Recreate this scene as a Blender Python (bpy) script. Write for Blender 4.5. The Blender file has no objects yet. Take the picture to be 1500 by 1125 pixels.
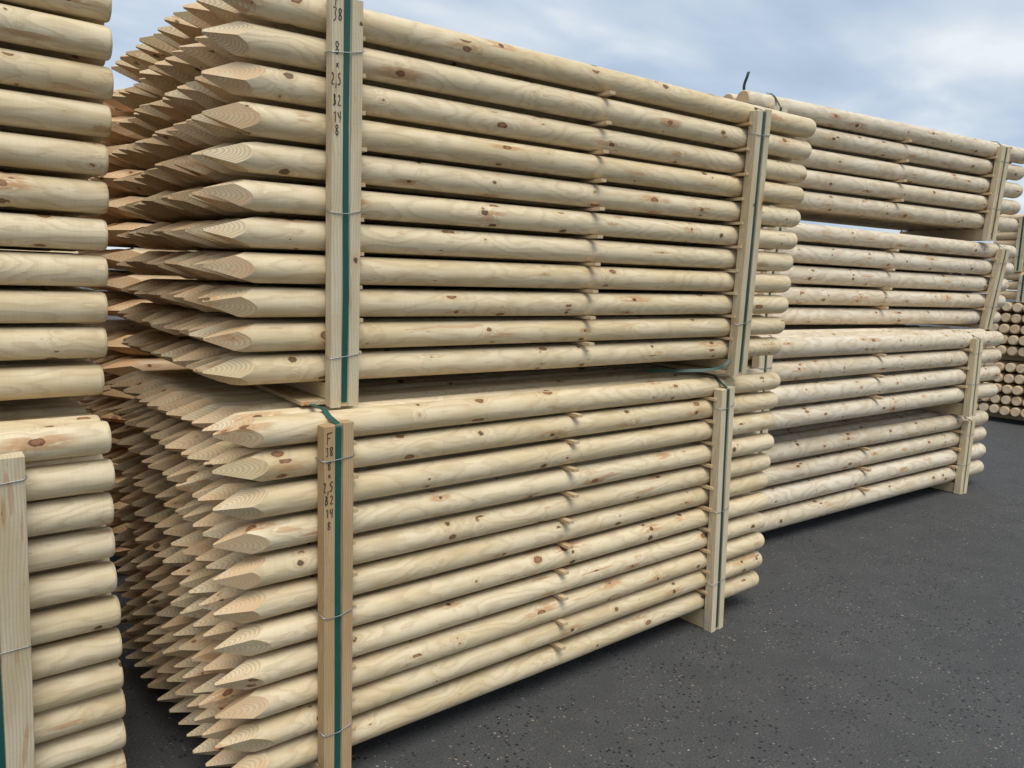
import bpy, bmesh, math, random
from mathutils import Vector, Matrix
random.seed(7)
R_ = math.radians
scn = bpy.context.scene
COL = scn.collection

# ------------------------------------------------------------------ camera
cam_d = bpy.data.cameras.new('camera'); cam = bpy.data.objects.new('camera', cam_d); COL.objects.link(cam)
cr = Vector((0.76990795, -0.63709084, 0.03683761)); cu = Vector((0.05994563, 0.12967129, 0.98974334)); cf = Vector((0.6353332, 0.75980301, -0.13802577))
m = Matrix((cr, cu, -cf)).transposed().to_4x4(); m.translation = (-0.6365, -1.92876, 1.49018)
cam.matrix_world = m
cam_d.sensor_fit = 'HORIZONTAL'; cam_d.sensor_width = 36; cam_d.lens = 1133.29 / 1500 * 36
cam_d.clip_start = 0.05; cam_d.clip_end = 2000
scn.camera = cam

# ------------------------------------------------------------------ sky, sun, exposure
SUN_EL, SUN_AZ = R_(62), R_(200)          # azimuth clockwise from +Y
world = bpy.data.worlds.new('World'); scn.world = world; world.use_nodes = True
nt = world.node_tree; nt.nodes.clear()
def wn(t, **k):
    n = nt.nodes.new(t)
    for a, b in k.items(): setattr(n, a, b)
    return n
sky = wn('ShaderNodeTexSky', sky_type='NISHITA', sun_disc=False, sun_elevation=SUN_EL, sun_rotation=SUN_AZ)
bg1 = wn('ShaderNodeBackground'); bg1.inputs['Strength'].default_value = 0.10
nt.links.new(sky.outputs[0], bg1.inputs[0])
tc = wn('ShaderNodeTexCoord'); sep = wn('ShaderNodeSeparateXYZ'); nt.links.new(tc.outputs['Generated'], sep.inputs[0])
def wmath(op, a, b=None, c=None):
    n = wn('ShaderNodeMath', operation=op)
    for i, v in enumerate((a, b, c)):
        if v is None: continue
        if isinstance(v, (int, float)): n.inputs[i].default_value = v
        else: nt.links.new(v, n.inputs[i])
    return n.outputs[0]
zc = wmath('ADD', wmath('MAXIMUM', sep.outputs[2], 0.0), 0.16)
cx = wmath('DIVIDE', sep.outputs[0], zc); cy = wmath('DIVIDE', sep.outputs[1], zc)
comb = wn('ShaderNodeCombineXYZ'); nt.links.new(cx, comb.inputs[0]); nt.links.new(cy, comb.inputs[1])
mp = wn('ShaderNodeMapping'); mp.inputs['Rotation'].default_value = (0, 0, R_(35)); mp.inputs['Scale'].default_value = (0.9, 1.4, 1)
nt.links.new(comb.outputs[0], mp.inputs[0])
n1 = wn('ShaderNodeTexNoise'); n1.inputs['Scale'].default_value = 1.5; n1.inputs['Detail'].default_value = 5; n1.inputs['Roughness'].default_value = .47; n1.inputs['Distortion'].default_value = .15
nt.links.new(mp.outputs[0], n1.inputs['Vector'])
ramp = wn('ShaderNodeValToRGB'); el = ramp.color_ramp.elements
el[0].position = .34; el[0].color = (.46, .57, .715, 1)
el[1].position = .68; el[1].color = (.92, .97, 1.0, 1)
e = el.new(.45); e.color = (.53, .65, .80, 1)
e = el.new(.56); e.color = (.68, .77, .87, 1)
nt.links.new(n1.outputs['Fac'], ramp.inputs[0])
bg2 = wn('ShaderNodeBackground'); bg2.inputs['Strength'].default_value = 0.76
nt.links.new(ramp.outputs[0], bg2.inputs[0])
mixs = wn('ShaderNodeMixShader'); mixs.inputs[0].default_value = .9
nt.links.new(bg1.outputs[0], mixs.inputs[1]); nt.links.new(bg2.outputs[0], mixs.inputs[2])
wo = wn('ShaderNodeOutputWorld'); nt.links.new(mixs.outputs[0], wo.inputs[0])

sun_d = bpy.data.lights.new('sun', 'SUN'); sun = bpy.data.objects.new('sun', sun_d); COL.objects.link(sun)
sun_d.energy = 2.05; sun_d.angle = R_(38); sun_d.color = (1, .96, .89)
sd = Vector((math.sin(SUN_AZ) * math.cos(SUN_EL), math.cos(SUN_AZ) * math.cos(SUN_EL), math.sin(SUN_EL)))
sun.rotation_euler = sd.to_track_quat('Z', 'Y').to_euler()

scn.view_settings.view_transform = 'Standard'; scn.view_settings.look = 'None'
scn.view_settings.exposure = 0.35; scn.view_settings.gamma = 1; scn.view_settings.use_curve_mapping = False
scn.cycles.max_bounces = 6; scn.cycles.diffuse_bounces = 4

# ------------------------------------------------------------------ node helpers
class NB:
    def __init__(s, name):
        s.m = bpy.data.materials.new(name); s.m.use_nodes = True; s.t = s.m.node_tree; s.t.nodes.clear()
    def n(s, t, **k):
        x = s.t.nodes.new(t)
        for a, b in k.items(): setattr(x, a, b)
        return x
    def put(s, sock, v):
        if v is None: return
        if isinstance(v, bpy.types.NodeSocket): s.t.links.new(v, sock)
        else: sock.default_value = v
    def math(s, op, a, b=None, c=None, clamp=False):
        x = s.n('ShaderNodeMath', operation=op); x.use_clamp = clamp
        for i, v in enumerate((a, b, c)): s.put(x.inputs[i], v)
        return x.outputs[0]
    def comb(s, a, b, c):
        x = s.n('ShaderNodeCombineXYZ')
        for i, v in enumerate((a, b, c)): s.put(x.inputs[i], v)
        return x.outputs[0]
    def noise(s, vec, scale, detail=2, rough=.5, dist=0, out='Fac'):
        x = s.n('ShaderNodeTexNoise'); s.put(x.inputs['Vector'], vec)
        x.inputs['Scale'].default_value = scale; x.inputs['Detail'].default_value = detail
        x.inputs['Roughness'].default_value = rough; x.inputs['Distortion'].default_value = dist
        return x.outputs[out]
    def mix(s, f, a, b, mode='MIX'):
        x = s.n('ShaderNodeMix', data_type='RGBA', blend_type=mode)
        s.put(x.inputs[0], f); s.put(x.inputs[6], a); s.put(x.inputs[7], b)
        return x.outputs[2]
    def smooth(s, v, lo, hi):      # smoothstep lo..hi -> 0..1
        x = s.n('ShaderNodeMapRange', interpolation_type='SMOOTHSTEP')
        s.put(x.inputs[0], v); s.put(x.inputs[1], lo); s.put(x.inputs[2], hi)
        return x.outputs[0]
    def finish(s, col, rough=.6, bump=None, strength=.3, dist=.001, spec=.3, metal=0):
        b = s.n('ShaderNodeBsdfPrincipled'); s.put(b.inputs['Base Color'], col); s.put(b.inputs['Roughness'], rough)
        b.inputs['Specular IOR Level'].default_value = spec; b.inputs['Metallic'].default_value = metal
        if bump is not None:
            bp = s.n('ShaderNodeBump'); s.put(bp.inputs['Height'], bump); bp.inputs['Strength'].default_value = strength
            bp.inputs['Distance'].default_value = dist; s.t.links.new(bp.outputs[0], b.inputs['Normal'])
        o = s.n('ShaderNodeOutputMaterial'); s.t.links.new(b.outputs[0], o.inputs[0])
        return s.m

def wood(name, cream, late, contrast=.4, ring=.0042, wob=.03, pith=(0, 0), knots=True, knotgap=.31, R=.0415,
         heart=.66, orange=0.0, fine=.12, rough=.58, wig=.012, axis=0, slab=False):
    B = NB(name)
    tc = B.n('ShaderNodeTexCoord'); oi = B.n('ShaderNodeObjectInfo')
    sp = B.n('ShaderNodeSeparateXYZ'); B.t.links.new(tc.outputs['Object'], sp.inputs[0])
    order = ((0, 1, 2), (1, 2, 0), (2, 0, 1))[axis]
    x, y, z = [sp.outputs[i] for i in order]
    rnd = oi.outputs['Random']
    off = B.math('MULTIPLY', rnd, 91.7)
    rnd2 = B.math('FRACT', B.math('MULTIPLY', rnd, 17.31)); rnd3 = B.math('FRACT', B.math('MULTIPLY', rnd, 53.77))
    xo = B.math('ADD', x, off)
    # the trunk's pith wanders; its rings are cut by the turned surface
    w1 = B.n('ShaderNodeTexNoise'); w1.inputs['Scale'].default_value = 1; w1.inputs['Detail'].default_value = 1.5
    B.put(w1.inputs['Vector'], B.comb(B.math('MULTIPLY', xo, 2.4), off, 0.0))
    ws = B.n('ShaderNodeSeparateColor'); B.t.links.new(w1.outputs['Color'], ws.inputs[0])
    w2 = B.noise(B.comb(B.math('MULTIPLY', xo, 5.0), B.math('MULTIPLY', y, 22.0), B.math('MULTIPLY', z, 22.0)), 1, 2, .45)
    yp = B.math('MULTIPLY_ADD', B.math('SUBTRACT', ws.outputs[0], .5), wob, B.math('ADD', y, pith[0]))
    zp = B.math('MULTIPLY_ADD', B.math('SUBTRACT', ws.outputs[1], .5), wob, B.math('ADD', z, pith[1]))
    rad = B.math('SQRT', B.math('ADD', B.math('MULTIPLY', yp, yp), B.math('MULTIPLY', zp, zp)))
    rad = B.math('MULTIPLY_ADD', B.math('SUBTRACT', w2, .5), wig, rad)
    kmask = khalo = kdist = None
    if knots:
        v1 = B.n('ShaderNodeTexVoronoi', voronoi_dimensions='1D'); v1.inputs['Randomness'].default_value = .75
        v1.inputs['Scale'].default_value = 1
        B.put(v1.inputs['W'], B.math('DIVIDE', xo, knotgap))
        wk = v1.outputs['W']; dx = B.math('SUBTRACT', xo, B.math('MULTIPLY', wk, knotgap))
        v2 = B.n('ShaderNodeTexVoronoi', voronoi_dimensions='3D'); v2.inputs['Scale'].default_value = 1; v2.inputs['Randomness'].default_value = 1
        s = .030 if not slab else .06
        B.put(v2.inputs['Vector'], B.comb(B.math('MULTIPLY_ADD', y, 1 / s, B.math('MULTIPLY', wk, 7.3)), B.math('MULTIPLY_ADD', z, 1 / s, B.math('MULTIPLY', wk, 3.1)), B.math('MULTIPLY', wk, 11.0)))
        vp = B.n('ShaderNodeSeparateXYZ'); B.t.links.new(v2.outputs['Position'], vp.inputs[0])
        vc = B.n('ShaderNodeSeparateColor'); B.t.links.new(v2.outputs['Color'], vc.inputs[0])
        dy = B.math('SUBTRACT', y, B.math('MULTIPLY', B.math('SUBTRACT', vp.outputs[0], B.math('MULTIPLY', wk, 7.3)), s))
        dz = B.math('SUBTRACT', z, B.math('MULTIPLY', B.math('SUBTRACT', vp.outputs[1], B.math('MULTIPLY', wk, 3.1)), s))
        dxx = B.math('MULTIPLY_ADD', B.math('SUBTRACT', vc.outputs[0], .5), .05, dx)
        # knot outlines stretched a little along the pole and made uneven
        stretch = B.math('MULTIPLY_ADD', vc.outputs[2], .45, .45)
        dxs = B.math('MULTIPLY', dxx, stretch)
        kd = B.math('SQRT', B.math('ADD', B.math('MULTIPLY', dxs, dxs), B.math('ADD', B.math('MULTIPLY', dy, dy), B.math('MULTIPLY', dz, dz))))
        wn_ = B.noise(B.comb(B.math('MULTIPLY', xo, 110.), B.math('MULTIPLY', y, 110.), B.math('MULTIPLY', z, 110.)), 1, 2)
        kd = B.math('MULTIPLY_ADD', B.math('SUBTRACT', wn_, .5), .0075, kd)
        kr = B.math('MULTIPLY_ADD', B.math('POWER', vc.outputs[1], 1.6), .0120, .0011)
        kdist = B.math('DIVIDE', kd, kr)
        kmask = B.math('SUBTRACT', 1.0, B.smooth(kdist, .88, 1.06))
        khalo = B.math('SUBTRACT', 1.0, B.smooth(kdist, 1.0, 2.3))
        # growth rings bend round the knot
        bend = B.math('POWER', 2.718, B.math('MULTIPLY', kdist, -.75))
        rad = B.math('MULTIPLY_ADD', bend, .016, rad)
    ph = B.math('FRACT', B.math('DIVIDE', rad, ring))
    lw = B.math('MULTIPLY', B.smooth(ph, .35, .90), B.math('SUBTRACT', 1.0, B.smooth(ph, .88, 1.0)))
    # long-wave tone, fibres, small pits
    tone = B.noise(B.comb(B.math('MULTIPLY', xo, 5.0), B.math('MULTIPLY', y, 20.0), B.math('MULTIPLY', z, 20.0)), 1, 3)
    fib = B.noise(B.comb(B.math('MULTIPLY', xo, 22.0), B.math('MULTIPLY', y, 520.0), B.math('MULTIPLY', z, 520.0)), 1, 3, .6)
    lathe = B.noise(B.comb(B.math('MULTIPLY', xo, 380.0), B.math('MULTIPLY', y, 14.0), B.math('MULTIPLY', z, 14.0)), 1, 2, .6)
    streak = B.noise(B.comb(B.math('MULTIPLY', xo, 3.0), B.math('MULTIPLY', y, 95.0), B.math('MULTIPLY', z, 95.0)), 1, 4, .65, .3)
    c2 = tuple(cream[i] * (.87, .83, .73)[i] for i in range(3)) + (1,)
    c3 = tuple(min(1, cream[i] * (1.10, 1.12, 1.16)[i]) for i in range(3)) + (1,)
    col = B.mix(B.smooth(tone, .36, .64), cream + (1,), c2)
    col = B.mix(B.math('MULTIPLY', B.smooth(rnd2, .2, 1.0), .55), col, c3)
    col = B.mix(B.math('MULTIPLY', lw, contrast), col, late + (1,))
    col = B.mix(B.math('MULTIPLY', B.math('SUBTRACT', fib, .35), fine * 2.2, clamp=True), col, tuple(c * .62 for c in cream) + (1,))
    col = B.mix(B.math('MULTIPLY', B.smooth(lathe, .45, .8), .20), col, tuple(c * .6 for c in cream) + (1,))
    col = B.mix(B.math('MULTIPLY', B.smooth(streak, .50, .78), .20), col, tuple(cream[i] * (.66, .58, .46)[i] for i in range(3)) + (1,))
    if orange > 0:
        on = B.noise(B.comb(B.math('MULTIPLY', xo, 7.0), B.math('MULTIPLY', y, 30.0), B.math('MULTIPLY', z, 30.0)), 1, 2)
        col = B.mix(B.math('MULTIPLY', B.smooth(B.math('ADD', on, B.math('MULTIPLY', rnd3, .3)), .50, .80), orange), col, (.62, .36, .18, 1))
    # red heartwood flashes
    hn = B.noise(B.comb(B.math('MULTIPLY', xo, 4.2), B.math('MULTIPLY', y, 24.0), B.math('MULTIPLY', z, 24.0)), 1, 3, .55, .4)
    hm = B.smooth(B.math('MULTIPLY_ADD', rnd3, .07, hn), heart, heart + .035)
    col = B.mix(B.math('MULTIPLY', hm, .62), col, (.50, .29, .145, 1))
    bumpv = B.math('MULTIPLY_ADD', lw, .35, B.math('MULTIPLY', fib, .5))
    bumpv = B.math('MULTIPLY_ADD', lathe, .35, bumpv)
    bumpv = B.math('MULTIPLY_ADD', w2, 2.0, bumpv)
    if knots:
        col = B.mix(B.math('MULTIPLY', khalo, .38), col, (.56, .36, .17, 1))
        st = B.noise(B.comb(B.math('MULTIPLY', xo, 14.0), B.math('MULTIPLY', y, 60.0), B.math('MULTIPLY', z, 60.0)), 1, 3, .6, .5)
        sd_ = B.math('SQRT', B.math('ADD', B.math('POWER', B.math('MULTIPLY', dxx, .30), 2.0), B.math('ADD', B.math('MULTIPLY', dy, dy), B.math('MULTIPLY', dz, dz))))
        sm_ = B.math('MULTIPLY', B.math('SUBTRACT', 1.0, B.smooth(B.math('DIVIDE', sd_, kr), 1.3, 3.0)), B.smooth(st, .42, .52))
        sm_ = B.math('MULTIPLY', sm_, B.smooth(B.math('FRACT', B.math('MULTIPLY_ADD', vc.outputs[0], 7.0, rnd2)), .68, .72))
        col = B.mix(B.math('MULTIPLY', sm_, .72), col, (.50, .27, .12, 1))
        inner = B.mix(B.smooth(B.math('ADD', kdist, B.math('MULTIPLY', wn_, .5)), .7, 1.25), (.31, .145, .07, 1), (.115, .046, .022, 1))
        kb = B.mix(B.smooth(vc.outputs[2], .35, .75), inner, (.105, .062, .032, 1))
        col = B.mix(B.math('MULTIPLY', kmask, .92), col, kb)
        bumpv = B.math('MULTIPLY_ADD', kmask, -.8, bumpv)
    # grey drying marks / tiny pits
    pit = B.noise(B.comb(B.math('MULTIPLY', xo, 34.0), B.math('MULTIPLY', y, 120.0), B.math('MULTIPLY', z, 120.0)), 1, 2, .5)
    col = B.mix(B.math('MULTIPLY', B.smooth(pit, .70, .78), .45), col, (.20, .13, .07, 1))
    gr = B.noise(B.comb(B.math('MULTIPLY', xo, 2.0), B.math('MULTIPLY', y, 9.0), B.math('MULTIPLY', z, 9.0)), 1, 4, .6)
    col = B.mix(B.math('MULTIPLY', B.smooth(gr, .50, .72), .12), col, (.33, .30, .22, 1))
    return B.finish(col, rough, bumpv, .5, .0013, .25)

CREAM = (.77, .635, .420)
M = {}
M['pole'] = wood('pine_turned', CREAM, (.44, .30, .15), .33, ring=.0034, heart=.715, wob=.038)
M['facet'] = wood('pine_cut', (.70, .57, .37), (.36, .24, .12), .55, ring=.0036, wob=.02, orange=.45, heart=.70, rough=.7)
M['end'] = wood('pine_end', (.62, .46, .27), (.40, .24, .11), .5, ring=.0045, wob=.01, knots=False, rough=.75)
M['pole_far'] = wood('pine_turned_grey', (.73, .63, .48), (.42, .31, .19), .42, ring=.0056, wob=.05, knotgap=.30, heart=.74)
M['end_far'] = wood('pine_end_grey', (.72, .50, .29), (.45, .28, .14), .5, ring=.006, wob=.01, knots=False)
M['pole_red'] = wood('pine_orange', (.74, .58, .38), (.5, .33, .18), .35, orange=.3, heart=.72)
M['end_red'] = wood('pine_end_orange', (.86, .68, .47), (.60, .40, .24), .45, ring=.006, wob=.01, knots=False, orange=.35)
M['facet_red'] = wood('pine_cut_orange', (.70, .50, .30), (.40, .24, .12), .5, orange=.6, heart=.68, rough=.7)
M['board'] = wood('sawn_board', (.70, .60, .42), (.46, .32, .17), .42, ring=.0075, wob=.05, pith=(.055, .02), slab=True, knotgap=.55, heart=.66, fine=.25, rough=.75, axis=2)
M['board_tan'] = wood('sawn_board_tan', (.55, .39, .22), (.36, .21, .10), .6, ring=.007, wob=.06, pith=(.05, .03), slab=True, knotgap=.5, heart=.60, fine=.3, rough=.75, axis=2)
M['beam'] = wood('sawn_beam', (.58, .47, .29), (.40, .26, .13), .55, ring=.009, wob=.05, pith=(.07, .03), slab=True, knotgap=.6, heart=.7, fine=.25, rough=.75, axis=1)
M['lath'] = wood('sawn_lath', (.66, .52, .33), (.40, .25, .12), .5, ring=.006, wob=.04, pith=(.03, .03), knots=False, orange=.2, fine=.3, rough=.8, axis=1)

def plain(name, col, rough=.5, metal=0, var=.15, scale=60, spec=.4):
    B = NB(name); tc = B.n('ShaderNodeTexCoord')
    nz = B.noise(tc.outputs['Object'], scale, 3)
    c = B.mix(nz, tuple(v * (1 - var) for v in col) + (1,), tuple(min(1, v * (1 + var)) for v in col) + (1,))
    return B.finish(c, rough, nz, .15, .0005, spec, metal)
M['strap'] = plain('green_polyester_strap', (.012, .088, .070), .35, 0, .2, 25, .55)
M['strap_old'] = plain('dark_green_strap', (.018, .062, .046), .4, 0, .2, 25, .5)
M['wire'] = plain('galvanised_wire', (.42, .42, .42), .38, .85, .2, 40)
M['seal'] = plain('steel_strap_seal', (.45, .44, .42), .4, .8, .2, 40)
M['ink'] = plain('marker_ink', (.035, .03, .028), .6)

# ------------------------------------------------------------------ ground
def asphalt():
    B = NB('asphalt'); g = B.n('ShaderNodeNewGeometry'); P = g.outputs['Position']
    big = B.noise(P, .55, 4, .55); mid = B.noise(P, 5, 4, .6); fine = B.noise(P, 150, 3, .7); grit = B.noise(P, 420, 2, .6)
    col = B.mix(big, (.067, .0655, .063, 1), (.103, .101, .098, 1))
    col = B.mix(B.math('MULTIPLY', B.smooth(mid, .35, .7), .6), col, (.058, .057, .057, 1))
    col = B.mix(B.smooth(fine, .42, .66), col, (.038, .038, .040, 1))
    col = B.mix(B.math('MULTIPLY', B.smooth(grit, .55, .75), .6), col, (.15, .148, .145, 1))
    def chips(scale, rlo, thresh, colr, base, seed):
        mpn = B.n('ShaderNodeMapping'); mpn.inputs['Location'].default_value = (seed, seed * .7, seed * .31); B.put(mpn.inputs[0], P)
        v = B.n('ShaderNodeTexVoronoi', voronoi_dimensions='3D'); v.inputs['Scale'].default_value = scale; v.inputs['Randomness'].default_value = 1
        B.put(v.inputs['Vector'], B.mix(.06, mpn.outputs[0], B.noise(P, scale * 3, 1, out='Color'), 'ADD') if False else mpn.outputs[0])
        c = B.n('ShaderNodeSeparateColor'); B.t.links.new(v.outputs['Color'], c.inputs[0])
        keep = B.smooth(c.outputs[0], thresh, thresh + .02)
        rr = B.math('MULTIPLY_ADD', c.outputs[1], rlo, rlo)
        inside = B.math('SUBTRACT', 1.0, B.smooth(B.math('DIVIDE', v.outputs['Distance'], rr), .75, 1.0))
        mk = B.math('MULTIPLY', B.math('MULTIPLY', keep, inside), B.smooth(B.noise(P, 2.3 + scale * .02, 3, .6), .36, .60))
        return B.mix(mk, base, colr), mk
    col, k1 = chips(62, .22, .62, (.016, .016, .018, 1), col, 3.0)     # dark pits where stones have gone
    col, k2 = chips(75, .17, .78, (.24, .235, .22, 1), col, 11.0)       # pale stone chips
    col, k3 = chips(38, .12, .90, (.27, .26, .24, 1), col, 23.0)
    col, k4 = chips(46, .15, .86, (.15, .11, .08, 1), col, 31.0)
    h = B.math('MULTIPLY_ADD', fine, .7, B.math('MULTIPLY', grit, .4))
    h = B.math('MULTIPLY_ADD', k1, -1.6, h); h = B.math('MULTIPLY_ADD', k2, .4, h)
    rgh = B.math('MULTIPLY_ADD', fine, .2, .68)
    return B.finish(col, rgh, h, .8, .003, .35)
M['asphalt'] = asphalt()

def mesh_obj(name, bm, mats, parent=None, smooth=False):
    me = bpy.data.meshes.new(name); bm.to_mesh(me); bm.free()
    for mm in (mats if isinstance(mats, (list, tuple)) else [mats]): me.materials.append(mm)
    if smooth:
        for p in me.polygons: p.use_smooth = True
    o = bpy.data.objects.new(name, me); COL.objects.link(o)
    if parent: o.parent = parent
    return o
bm = bmesh.new()
vs = [bm.verts.new(p) for p in ((-400, -400, 0), (400, -400, 0), (400, 400, 0), (-400, 400, 0))]; bm.faces.new(vs)
g = mesh_obj('ground', bm, M['asphalt']); g['kind'] = 'structure'

# ------------------------------------------------------------------ pole meshes
SEG = 28
def cyl_rings(bm, rings, seg=SEG):
    out = []
    for x, r in rings:
        out.append([bm.verts.new((x, r * math.cos(2 * math.pi * i / seg), r * math.sin(2 * math.pi * i / seg))) for i in range(seg)])
    for a, b in zip(out, out[1:]):
        for i in range(seg):
            f = bm.faces.new((a[i], b[i], b[(i + 1) % seg], a[(i + 1) % seg])); f.smooth = True
    return out
def end_profile(L, R, kind, rnd):
    if kind == 'dome':   return [(L - .045, R), (L - .026, R * .985), (L - .013, R * .93), (L - .004, R * .82), (L, R * .66)]
    if kind == 'round':  return [(L - .026, R), (L - .014, R * .975), (L - .005, R * .91), (L, R * .79)]
    return [(L - .009, R), (L - .003, R * .965), (L, R * .90)]
def finish_pole(bm, mats, name):
    for e_ in bm.edges:
        if len(e_.link_faces) == 2 and e_.link_faces[0].material_index != e_.link_faces[1].material_index: e_.smooth = False
        elif len(e_.link_faces) == 2 and not (e_.link_faces[0].smooth and e_.link_faces[1].smooth): e_.smooth = False
    bmesh.ops.recalc_face_normals(bm, faces=bm.faces)
    me = bpy.data.meshes.new(name); bm.to_mesh(me); bm.free()
    for mm in mats: me.materials.append(mm)
    return me
def bow(x, L, amp, ph): return amp * math.sin(math.pi * x / L) , amp * .6 * math.sin(2 * math.pi * x / L + ph)
def bend_mesh(bm, L, rg, amp):
    a = amp * rg.uniform(-1, 1); b = amp * rg.uniform(-1, 1); ph = rg.uniform(0, 6)
    for v in bm.verts:
        t = min(max(v.co.x / L, 0), 1)
        v.co.y += a * math.sin(math.pi * t); v.co.z += b * .5 * math.sin(2 * math.pi * t + ph) - b * .5 * math.sin(ph) * (1 - t) * 0
def pointed_mesh(L, R, taper, mats, rg, seg=SEG, kind='round'):
    bm = bmesh.new()
    rr = R * rg.uniform(.97, 1.02)
    # a few rings along the shaft let it swell and shrink a little
    rings = [(0, rr), (taper * 1.6, rr)] + [(x, rr * rg.uniform(.985, 1.012)) for x in (L * .25, L * .5, L * .75)] + end_profile(L, rr, kind, rg)
    ro = cyl_rings(bm, rings, seg)
    f = bm.faces.new(ro[0]); f2 = bm.faces.new(ro[-1]); f2.material_index = 2
    cy_, cz_ = rg.uniform(-.005, .005), rg.uniform(-.005, .005); ph0 = rg.uniform(0, math.pi / 2)
    nf = 4
    for q in range(nf):
        ph = ph0 + q * 2 * math.pi / nf + rg.uniform(-.10, .10); k = rr / (taper * rg.uniform(.9, 1.12)); r0 = rg.uniform(.002, .0045)
        n_ = Vector((-k, math.cos(ph), math.sin(ph))).normalized()
        co = Vector((0, cy_ + r0 * math.cos(ph), cz_ + r0 * math.sin(ph)))
        res = bmesh.ops.bisect_plane(bm, geom=bm.verts[:] + bm.edges[:] + bm.faces[:], dist=1e-6, plane_co=co, plane_no=n_, clear_outer=True)
        ed = [e_ for e_ in res['geom_cut'] if isinstance(e_, bmesh.types.BMEdge) and e_.is_valid and len(e_.link_faces) < 2]
        try:
            fl = bmesh.ops.contextual_create(bm, geom=ed)['faces']
            for f_ in fl: f_.material_index = 1; f_.smooth = False
        except Exception as ex: print('cut', ex)
    bend_mesh(bm, L, rg, .004)
    return finish_pole(bm, mats, 'pole')
def round_mesh(L, R, mats, rg, kind='round', seg=SEG, both=True, ix=2):
    bm = bmesh.new(); rr = R * rg.uniform(.975, 1.02)
    a = [(L - x, r) for x, r in reversed(end_profile(L, rr, 'flat' if kind == 'dome' else kind, rg))]
    rings = a + [(x, rr * rg.uniform(.985, 1.012)) for x in (L * .25, L * .5, L * .75)] + end_profile(L, rr, kind, rg)
    ro = cyl_rings(bm, rings, seg)
    for f in (bm.faces.new(ro[0]), bm.faces.new(ro[-1])): f.material_index = min(ix, len(mats) - 1)
    bend_mesh(bm, L, rg, .004)
    return finish_pole(bm, mats, 'pole')

# ------------------------------------------------------------------ small shapes
def box_into(bm, x0, x1, y0, y1, z0, z1, bev=0):
    v = [bm.verts.new((x, y, z)) for x in (x0, x1) for y in (y0, y1) for z in (z0, z1)]
    fs = [bm.faces.new([v[i] for i in q]) for q in ((0, 1, 3, 2), (4, 6, 7, 5), (0, 4, 5, 1), (2, 3, 7, 6), (0, 2, 6, 4), (1, 5, 7, 3))]
    if bev: bmesh.ops.bevel(bm, geom=list({e_ for f in fs for e_ in f.edges}), offset=bev, segments=1, affect='EDGES')
def tube_into(bm, pts, r, seg=6):
    pts = [Vector(p) for p in pts]; rings = []
    for i, p in enumerate(pts):
        t = ((pts[min(i + 1, len(pts) - 1)] - pts[max(i - 1, 0)])).normalized()
        a = t.orthogonal().normalized(); b = t.cross(a)
        if rings:      # keep the frames aligned
            a = (prev_a - t * prev_a.dot(t)).normalized(); b = t.cross(a)
        prev_a = a
        rings.append([bm.verts.new(p + r * (math.cos(2 * math.pi * k / seg) * a + math.sin(2 * math.pi * k / seg) * b)) for k in range(seg)])
    for A, B_ in zip(rings, rings[1:]):
        for k in range(seg): bm.faces.new((A[k], A[(k + 1) % seg], B_[(k + 1) % seg], B_[k])).smooth = True
    bm.faces.new(rings[0][::-1]); bm.faces.new(rings[-1])
def band_into(bm, pts, w, th, wdir):
    """flat band following pts, its width along wdir"""
    pts = [Vector(p) for p in pts]; wd = Vector(wdir).normalized(); rings = []
    for i, p in enumerate(pts):
        t = (pts[min(i + 1, len(pts) - 1)] - pts[max(i - 1, 0)]).normalized(); n_ = t.cross(wd).normalized()
        rings.append([bm.verts.new(p + sx * wd * w / 2 + sn * n_ * th / 2) for sx, sn in ((-1, -1), (1, -1), (1, 1), (-1, 1))])
    for A, B_ in zip(rings, rings[1:]):
        for k in range(4): bm.faces.new((A[k], A[(k + 1) % 4], B_[(k + 1) % 4], B_[k]))
    bm.faces.new(rings[0][::-1]); bm.faces.new(rings[-1])
    bmesh.ops.recalc_face_normals(bm, faces=bm.faces)

# hand-written marks: strokes in a 1 x 1 box per sign
GL = {
 'F': [[(.15, 0), (.2, 1)], [(.1, 1), (.95, 1.04)], [(.18, .55), (.7, .58)]],
 '3': [[(.1, .95), (.75, 1), (.35, .6), (.75, .42), (.65, .08), (.1, 0)]],
 '8': [[(.72, .85), (.4, 1), (.12, .8), (.35, .56), (.75, .3), (.5, 0), (.15, .18), (.3, .5), (.7, .75), (.72, .88)]],
 'x': [[(.2, .1), (.8, .8)], [(.25, .8), (.75, .1)]],
 '2': [[(.1, .8), (.4, 1), (.7, .78), (.45, .4), (.05, 0), (.85, .05)]],
 ',': [[(.4, .12), (.3, -.25)]],
 '5': [[(.8, 1), (.25, .97), (.2, .58), (.6, .58), (.75, .28), (.45, 0), (.1, .08)]],
 'B': [[(.15, 0), (.18, 1)], [(.12, 1), (.6, .95), (.55, .6), (.2, .52), (.7, .4), (.65, .06), (.1, 0)]],
 '1': [[(.3, .78), (.55, 1), (.5, 0)]],
 '4': [[(.15, 1), (.15, .5), (.8, .5)], [(.75, 1), (.68, -.05)]],
}
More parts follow.
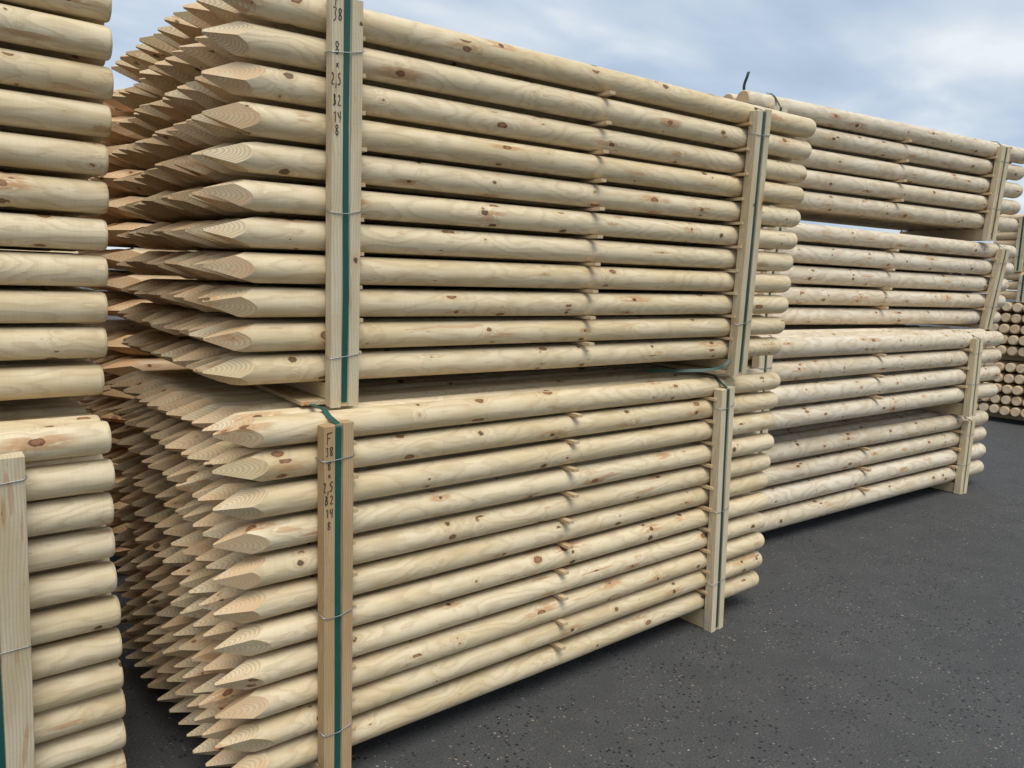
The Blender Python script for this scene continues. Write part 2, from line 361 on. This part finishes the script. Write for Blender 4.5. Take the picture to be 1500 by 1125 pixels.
def writing(bm, lines, cx_, yf, seed):
    """lines: (text, z centre, height, width per sign); strokes lie 0.6 mm proud of the board at y = yf"""
    rg = random.Random(seed)
    for txt, zc_, h, w in lines:
        tot = w * len(txt); x = cx_ - tot / 2
        for ch in txt:
            wd = w * (.45 if ch == ',' else 1)
            for st in GL[ch]:
                pts = [(x + px * wd * .82 + rg.uniform(-.0012, .0012), yf, zc_ + (py - .5) * h + rg.uniform(-.0016, .0016)) for px, py in st]
                # round the polyline once
                sm = [pts[0]]
                for a, b in zip(pts, pts[1:]):
                    sm += [tuple(a[i] * .75 + b[i] * .25 for i in range(3)), tuple(a[i] * .25 + b[i] * .75 for i in range(3))]
                sm.append(pts[-1])
                bw = rg.uniform(.0017, .0024)
                P = [Vector(p) for p in sm]; L_ = []
                for i, p in enumerate(P):
                    t = (P[min(i + 1, len(P) - 1)] - P[max(i - 1, 0)]); t = t.normalized() if t.length > 1e-6 else Vector((0, 0, 1))
                    n_ = Vector((t.z, 0, -t.x)) * bw / 2
                    L_.append([bm.verts.new(p + n_ + Vector((0, d, 0))) for d in (-.0006, .0003)] + [bm.verts.new(p - n_ + Vector((0, d, 0))) for d in (.0003, -.0006)])
                for A, B_ in zip(L_, L_[1:]):
                    for k in range(4): bm.faces.new((A[k], A[(k + 1) % 4], B_[(k + 1) % 4], B_[k]))
                bm.faces.new(L_[0][::-1]); bm.faces.new(L_[-1])
            x += wd
    bmesh.ops.recalc_face_normals(bm, faces=bm.faces)

# ------------------------------------------------------------------ bundles
def child(name, me_or_bm, mats, parent, loc=(0, 0, 0), rot=(0, 0, 0)):
    if isinstance(me_or_bm, bmesh.types.BMesh):
        o = mesh_obj(name, me_or_bm, mats, parent)
    else:
        o = bpy.data.objects.new(name, me_or_bm); COL.objects.link(o); o.parent = parent
    o.location = loc; o.rotation_euler = rot
    return o

def bundle(label, group, o, p, yaw, lean, slope, skew, n, m, R, meshes, xs, bh, posts, mids, pw=.088, pd=.04, mats=None,
           cs=None, jx=.012, jm=None, strapm='strap', top_extra=.0, wires=(.03, .45, .90), tall=None, seed=1, xdir=1, frontshift=None, lathw=.024, lath_out=(.003, .018), skip=None, sc=1.0, xsh=0):
    """o: world point of the centre of the front pole of the bottom layer at x = 0; local x along the poles, y into the stack"""
    rg = random.Random(seed)
    mt = mats or M
    e_ = bpy.data.objects.new('pole_bundle', None); COL.objects.link(e_); e_.empty_display_size = .2
    e_.scale = (sc, sc, sc); z0 = o[2] - (R + bh) * sc; e_.location = (o[0], o[1], z0); e_.rotation_euler = (0, -math.atan(slope), yaw)
    e_['label'] = label; e_['category'] = 'pole bundle'
    if group: e_['group'] = group
    cs = cs or 2 * R + .002
    H = n * p
    for i in range(n):
        h = i * p
        for j in range(m):
            if skip and skip(i, j, n, m): continue
            me = rg.choice(meshes)
            x = xs + rg.uniform(-jx, jx) + (j * cs) * skew
            if j == 0 and frontshift: x = xs + frontshift[n - 1 - i]
            x += xsh * (i / (n - 1) - .5)
            child('pole', me, None, e_, (x, j * cs + h * math.sin(lean) + rg.uniform(-.003, .003), bh + R + h + (rg.uniform(-.0015, .0015) if j == 0 else rg.uniform(-.004, .004))),
                  (rg.uniform(0, 2 * math.pi), rg.uniform(-.0012, .0012), rg.uniform(-.002, .002)))
    W = (m - 1) * cs
    # thin laths between the layers
    g_ = p - 2 * R
    lib = []
    for q in range(3):
        bm = bmesh.new(); box_into(bm, -lathw / 2, lathw / 2, -R - .03, W + R * .6, -g_ / 2 + .0004, g_ / 2 - .0004)
        o_ = mesh_obj('spacer_lath', bm, M['lath'], e_); lib.append(o_.data); bpy.data.objects.remove(o_)
    laths = [('post', b, t) for (b, t, *_) in posts] + [('mid', b, t) for b, t in mids]
    for kind_, xb, xt in laths:
        for i in range(n - 1):
            h = (i + .5) * p; f = h / H
            x = xb + (xt - xb) * f
            if kind_ == 'post': x += (pw / 2 + .008 if xb < (mids[0][0] if mids else 0) else -pw / 2 - .012)
            child('spacer_lath', rg.choice(lib), None, e_, (x + rg.uniform(-.006, .006), h * math.sin(lean) - rg.uniform(*lath_out) + .02, bh + R + h), (0, 0, rg.uniform(-.02, .02)))
    # posts, straps, wires, bearers
    for pi, post in enumerate(posts):
        xb, xt = post[:2]; opt = post[2] if len(post) > 2 else {}
        hp = bh + R + H - p + opt.get('top', R * .2)       # height of the post
        tilt = Matrix.Identity(4)
        tx = (xt - xb) / hp; ty = math.sin(lean)
        pmat = M[opt.get('mat', 'board')]
        yf = -R - .002
        # cross-section of the grooved board, front at -pd
        g2, gd = .0115, .007
        dtop = opt.get('dtop', .006)
        sec = [(-pw / 2, 0), (-pw / 2, -pd), (-g2, -pd), (-g2, -pd + gd), (g2, -pd + gd), (g2, -pd), (pw / 2, -pd), (pw / 2, 0)]
        bm = bmesh.new(); lo = []; hi = []
        for sx, sy in sec:
            for lst, z in ((lo, 0), (hi, hp)):
                zz = z + (dtop if (z and sx > 0) else 0) + rg.uniform(-.001, .001)
                # lean follows the layers above the bearer
                lst.append(bm.verts.new((sx, sy, zz)))
        for k in range(8): bm.faces.new((lo[k], lo[(k + 1) % 8], hi[(k + 1) % 8], hi[k]))
        bm.faces.new(lo); bm.faces.new(hi)
        bmesh.ops.recalc_face_normals(bm, faces=bm.faces)
        bmesh.ops.bevel(bm, geom=[q for q in bm.edges if abs(q.verts[0].co.z - q.verts[1].co.z) > .1], offset=.0012, segments=1, affect='EDGES')
        rx = -lean
        yb = yf - (bh + R) * ty
        po = child('post', bm, pmat, e_, (xb, yb, 0), (rx, math.atan(tx), 0))
        if opt.get('text'):
            bm = bmesh.new(); writing(bm, opt['text'], -(pw / 2 + g2) / 2 - opt.get('tshift', 0), -pd - .0006, seed)
            child('handwriting', bm, M['ink'], po)['kind'] = 'stuff'
        # strap in the groove, over the top of the bundle and down its back, and under the bearer
        sm = M[opt.get('strap', strapm)]
        sx0 = opt.get('sshift', 0)
        ys = -pd + gd - .0022
        bw = W + 2 * R + .002
        bm = bmesh.new()
        zt = hp + dtop * .2; zb = -.0 + .004
        ztop = bh + R + H - p + R + .003
        back = []
        # in the post's own frame: y forward of the post back is negative
        path = [(sx0, ys, .004 + .008), (sx0 + opt.get('wave', .001), ys - .0006, hp * .3), (sx0 - opt.get('wave', .001), ys, hp * .7), (sx0, ys - .001, hp - .004), (sx0 + .001, ys + .006, hp + .004),
                (sx0 + opt.get('skewtop', 0) * .4, R * .2 + .004, max(ztop - R * .35, hp + .006)), (sx0 + opt.get('skewtop', 0) * .8, R * .75, ztop + .001), (sx0 + opt.get('skewtop', 0), R + .02, ztop + .002), (sx0, W * .5, ztop + .002), (sx0, bw, ztop + .002), (sx0, bw + .006, ztop - .04), (sx0, bw + .006, .03), (sx0, bw, .002), (sx0, .03, .002)]
        band_into(bm, path, .0165 if pw < .12 else .018, .0011, (1, 0, 0))
        child('strap', bm, sm, po)
        # wires bound round the post
        bm = bmesh.new()
        for wi, fz in enumerate(opt.get('wires', wires)):
            zw = bh + R + fz * (H - p) + (.5 * p if fz < .5 else -.5 * p)
            a = .0016; d1 = rg.uniform(-.006, .006); d2 = rg.uniform(-.004, .01)
            pts = [(-pw / 2 - .004, .05, zw - .004 + d1), (-pw / 2 - .002, .004, zw + d1), (-pw / 2 - .0022, -pd - .001, zw - .003 + d1), (-pw / 2 + .006, -pd - .002, zw - .004 + d1 * .5),
                   (0, -pd - .003, zw - .002), (pw / 2 - .006, -pd - .002, zw + .001 + d2 * .7), (pw / 2 + .002, -pd - .001, zw + .003 + d2), (pw / 2 + .0025, .004, zw + .004 + d2), (pw / 2 + .004, .05, zw + .006)]
            bm = bmesh.new(); tube_into(bm, pts, .0013)
            child('wire_tie', bm, M['wire'], po)
        # bearer timber below the layers
        bt = .013 if opt.get('batten') else 0
        if bt:
            bm = bmesh.new(); box_into(bm, -.115, .050, -R + .004, W + R, .001, .0135, .001)
            child('batten', bm, M['beam'], e_, (xb, 0, 0))
        bm = bmesh.new(); box_into(bm, -.045, .045, -R - .001, W + R, .0015 + bt, bh - .001, .002)
        bo = child('bearer', bm, M['beam'], e_, (xb + .004, 0, 0))
        if opt.get('seal'):
            bm = bmesh.new(); box_into(bm, -.012, .012, -.016, .016, 0, .004, .001)
            s1 = child('strap_seal', bm, M['seal'], po, (sx0, R + .01, ztop + .004), (.5, 0, .2))
    return e_

rg0 = random.Random(3)
MAT3 = [M['pole'], M['facet'], M['end']]
MATF = [M['pole_far'], M['end_far']]
PT = [pointed_mesh(2.5, .0404, .132, MAT3, rg0) for _ in range(10)]
RD = [round_mesh(2.5, .0402, MAT3, rg0, 'flat') for _ in range(4)]
PB = [pointed_mesh(2.5, .0485, .200, [M['pole_red'], M['facet_red'], M['end']], rg0, 20) for _ in range(6)]
RC = [round_mesh(3.12, .0580, MATF, rg0, 'dome', ix=1) for _ in range(5)]
RC2 = [round_mesh(3.35, .0580, MATF, rg0, 'dome', ix=1) for _ in range(5)]
RE = [round_mesh(2.5, .0548, [M['pole_red'], M['end_red']], rg0, 'round', 20, ix=1) for _ in range(4)]
RE2 = [round_mesh(2.5, .0480, [M['pole_red'], M['end_red']], rg0, 'round', 16, ix=1) for _ in range(4)]

TXT_OLD = lambda z, s=1: [('F', z, .030, .022), ('38', z - .048, .032, .016), ('8', z - .115, .032, .022), ('x', z - .165, .018, .020), ('2,5', z - .213, .034, .016), ('B2', z - .270, .030, .016), ('14', z - .322, .030, .015), ('8', z - .368, .032, .018)]

def sheet(z, offs, ws, hs):
    return [(t, z + o_, h, w) for t, o_, w, h in zip(('F', '38', '8', 'x', '2,5', 'B2', '14', '8'), offs, ws, hs)]
TU = sheet(1.078, (0, -.034, -.115, -.155, -.190, -.242, -.284, -.318), (.020, .0135, .0165, .014, .0125, .0125, .0125, .0165), (.030, .030, .032, .014, .029, .026, .027, .028))
TL = sheet(1.052, (0, -.035, -.072, -.100, -.131, -.167, -.204, -.238), (.020, .0125, .0155, .013, .0125, .0135, .0125, .0150), (.030, .025, .024, .013, .026, .024, .024, .024))
# main stack
U = (0.0174, 0.0918, 1.2138)
UB = bundle('upper bundle of pointed pale pine poles in the middle stack, pale post with handwriting', 'bundles of pointed poles in the middle stack',
       U, .0944, -.0625, -.0848, .0063, -.0317, 11, 13, .0415, PT, 0, .0619,
       [(.371, .338, dict(top=.055, text=TU, batten=True, dtop=-.016, wires=(.0, .42, .955), wave=.002)), (2.167, 2.082, dict(top=.012, wires=(.08, .97), strap='strap_old', dtop=.008, batten=True))],
       [(1.324, 1.288)], pw=.086, seed=11, frontshift=[.0] * 11, sc=.965)
Lo = (0, 0, .1277)
bundle('lower bundle of pointed pale pine poles standing on the asphalt, tan post with handwriting', 'bundles of pointed poles in the middle stack',
       Lo, .0944, 0, -.0215, 0, -.0143, 11, 13, .0415, PT, 0, .086,
       [(.3165, .302, dict(top=.012, mat='board_tan', text=TL, dtop=.006, wires=(.03, .50, .97), skewtop=-.012)), (2.122, 2.038, dict(top=-.0, wires=(.06, .50, .97), strap='strap_old', dtop=.004))],
       [(1.207, 1.222)], pw=.086, seed=12, frontshift=[.0] * 11)
def tail(parent, pts, mat, wdir, w=.015):
    bm = bmesh.new(); P = [Vector(p) for p in pts]; sm = []
    for i in range(len(P) - 1):
        a, b, c, d = P[max(i - 1, 0)], P[i], P[i + 1], P[min(i + 2, len(P) - 1)]
        for q in range(6):
            t = q / 6; sm.append(.5 * ((2 * b) + (c - a) * t + (2 * a - 5 * b + 4 * c - d) * t * t + (3 * b - a - 3 * c + d) * t ** 3))
    sm.append(P[-1]); band_into(bm, sm, w, .0011, wdir)
    return child('strap_tail', bm, mat, parent)
tail(UB, [(2.150, -.046, .098), (2.125, -.056, .070), (2.085, -.052, .038), (2.02, -.040, .022), (1.90, .02, .016), (1.78, .10, .012)], M['strap_old'], (0, .55, .83), .014)
# stack at the left edge
bundle('upper bundle of round-ended pale poles at the left edge of the yard view', 'bundles of round-ended poles in the left stack',
       (-.1634, .2599, 1.1926), .0935, -.0051, -.044, 0, 0, 11, 13, .0410, RD, -2.5, .0524,
       [(-2.12, -2.12), (-.45, -.45, dict(top=.03))], [(-1.3, -1.3)], pw=.14, seed=21, sc=.97, xsh=.042, jx=.005)
bundle('lower bundle of round-ended pale poles at the left edge, wide post with dark green strap', 'bundles of round-ended poles in the left stack',
       (-.1841, .2396, .1247), .0935, .0135, -.1036, 0, 0, 11, 13, .0410, RD, -2.5, .083,
       [(-2.12, -2.12), (-.275, -.275, dict(top=-.005, wires=(.0, .55, .99)))], [(-1.3, -1.3)], pw=.142, seed=22, xsh=-.036, jx=.005)
for lab, z_, n_ in (('upper bundle of round-ended poles behind the left stack, mostly hidden by it', 1.208, 10), ('lower bundle of round-ended poles behind the left stack, mostly hidden by it', .142, 10)):
    bundle(lab, 'bundles of round-ended poles behind the left stack', (.06, 1.85, z_), .098, .01, 0, 0, 0, n_, 7, .0415, RD, -2.5, .1 if n_ == 10 else .09, [(-2.1, -2.1), (-.45, -.45)], [(-1.3, -1.3)], pw=.1, seed=int(z_ * 100), cs=.085)
# pointed stack behind
bundle('upper bundle of thicker orange-tipped pointed poles, behind the middle stack', 'bundles of pointed poles behind the middle stack',
       (.17, 1.95, 1.272), .1160, 0, -.02, 0, 0, 9, 12, .0485, PB, 0, .062, [(.42, .42), (2.1, 2.1)], [(1.2, 1.2)], pw=.1, seed=31)
bundle('lower bundle of thicker pointed poles on the ground, in shade behind the middle stack', 'bundles of pointed poles behind the middle stack',
       (.15, 1.93, .135), .1080, 0, 0, 0, 0, 10, 12, .0485, PB, 0, .085, [(.42, .42), (2.1, 2.1)], [(1.2, 1.2)], pw=.1, seed=32)
# far stack of thick poles
CP = .1336
cst = [((6.5224, .4153, 2.0474), -.1721, -.0493, 5, .09, (-.44, -.44), (-2.90, -2.89), (-1.57, -1.56), 'topmost bundle of thick grey-cream poles in the stack beyond the middle one'),
       ((6.6322, .4833, 1.3001), -.1225, -.0975, 5, .030, (-.31, -.30), (-3.02, -3.02), (-1.72, -1.72), 'second bundle from the top of thick poles in the far stack'),
       ((6.0772, .2718, .7514), -.0411, .0227, 4, .092, (-.56, -.55), (-3.13, -3.13), (-1.85, -1.84), 'third bundle from the top of thick poles in the far stack'),
       ((6.0492, .2967, .1373), -.0545, .0201, 4, .078, (-.45, -.42), (-3.12, -3.12), (-1.78, -1.78), 'bottom bundle of thick poles standing on the asphalt in the far stack')]
for k, (o, ya, le, n, bh, pr, pl, mi, lab) in enumerate(cst):
    cb = bundle(lab, 'bundles of thick poles in the far stack', o, CP, ya, le, 0, 0, n, 6 if k == 0 else (7 if k == 1 else 8), .0582, RC if k == 0 else RC2, -3.12 if k == 0 else -3.35, bh,
           [(pl[0], pl[1], dict(seal=(k == 0), top=-.025 if k == 0 else .012)), (pr[0], pr[1], dict(seal=(k == 0)))], [mi], pw=.115, pd=.045, strapm='strap_old', seed=41 + k,
           wires=(.05, .95), lathw=.03, jx=.014)
    if k == 0:
        zt_ = bh + .0582 * 2 + 4 * CP
        tail(cb, [(-2.93, .09, zt_ + .004), (-3.02, .05, zt_ + .018), (-3.055, .02, zt_ + .045), (-3.06, .0, zt_ + .08), (-3.052, -.005, zt_ + .115)], M['strap_old'], (.8, -.6, 0), .017)

# ------------------------------------------------------------------ stack at the right edge, far away
XE = 9.5
EL = 'bundles in the distant stack at the right edge'
for k, (z0, lab) in enumerate(((.147, 'bottom bundle of the distant right-edge stack, round pole ends facing the viewer'), (.845, 'second bundle up in the distant right-edge stack, round pole ends facing the viewer'))):
    bundle(lab, EL, (XE, .46, z0), .126, .0, 0, 0, 0, 5, 11, .0535, RE, 0, .085 if k == 0 else .078, [(.4, .4), (2.1, 2.1)], [(1.2, 1.2)], pw=.1, cs=.1105, strapm='strap_old', seed=61 + k, jx=.015)
for k, (n, p, R, z0, y1, xo, lab) in enumerate(((3, .108, .0480, 1.490, 1.52, 0, 'low bundle of three orange pole layers lying crosswise on the distant right-edge stack'),
                                                (6, .0985, .0470, 1.872, 1.60, .02, 'topmost bundle of orange poles lying crosswise on the distant right-edge stack'))):
    bundle(lab, EL, (XE + .1 + xo, y1, z0), p, R_(-90) + (0 if k else .0), -.0, 0, 0, n, 10, R, RE2, 0, .035 if k == 0 else .07, [(.31, .31), (2.2, 2.2)], [(1.2, 1.2)], pw=.085, strapm='strap_old', seed=71 + k, jx=.015)

# ------------------------------------------------------------------ litter on the asphalt
def litter(name, n, mat, size, flat, region, seed):
    rg = random.Random(seed); bm = bmesh.new()
    for _ in range(n):
        x, y = region(rg); a = rg.uniform(0, 6.28); s1 = rg.uniform(.5, 1.3) * size; s2 = s1 * rg.uniform(*flat); h = s2 * rg.uniform(.35, .7)
        ca, sa = math.cos(a), math.sin(a); k = rg.randint(4, 6); up = []; dn = []
        for q in range(k):
            t = 2 * math.pi * q / k + rg.uniform(-.3, .3); px, py = s1 * math.cos(t), s2 * math.sin(t)
            w = (x + px * ca - py * sa, y + px * sa + py * ca)
            dn.append(bm.verts.new((w[0], w[1], .0005))); up.append(bm.verts.new((x + (w[0] - x) * .7, y + (w[1] - y) * .7, h + rg.uniform(0, .3) * h)))
        for q in range(k): bm.faces.new((dn[q], dn[(q + 1) % k], up[(q + 1) % k], up[q]))
        bm.faces.new(up)
    bmesh.ops.recalc_face_normals(bm, faces=bm.faces)
    o = mesh_obj(name, bm, mat); o['kind'] = 'stuff'; return o
M['stone'] = plain('pale_stone', (.30, .29, .27), .8, 0, .4, 30, .3)
M['chip'] = plain('wood_chip', (.42, .30, .17), .8, 0, .3, 40, .3)
def reg_open(r):
    y = -r.random() ** .8 * 2.6 + .2; return r.uniform(.4, 8.5), y
def reg_edge(r):
    x = r.uniform(-.3, 6.2); return x, -.12 - abs(r.gauss(0, .22)) + (.12 if x > 3 else 0)
litter('gravel', 260, M['stone'], .0042, (.55, .95), reg_open, 5)
litter('wood_chips', 240, M['chip'], .0060, (.12, .35), reg_edge, 6)
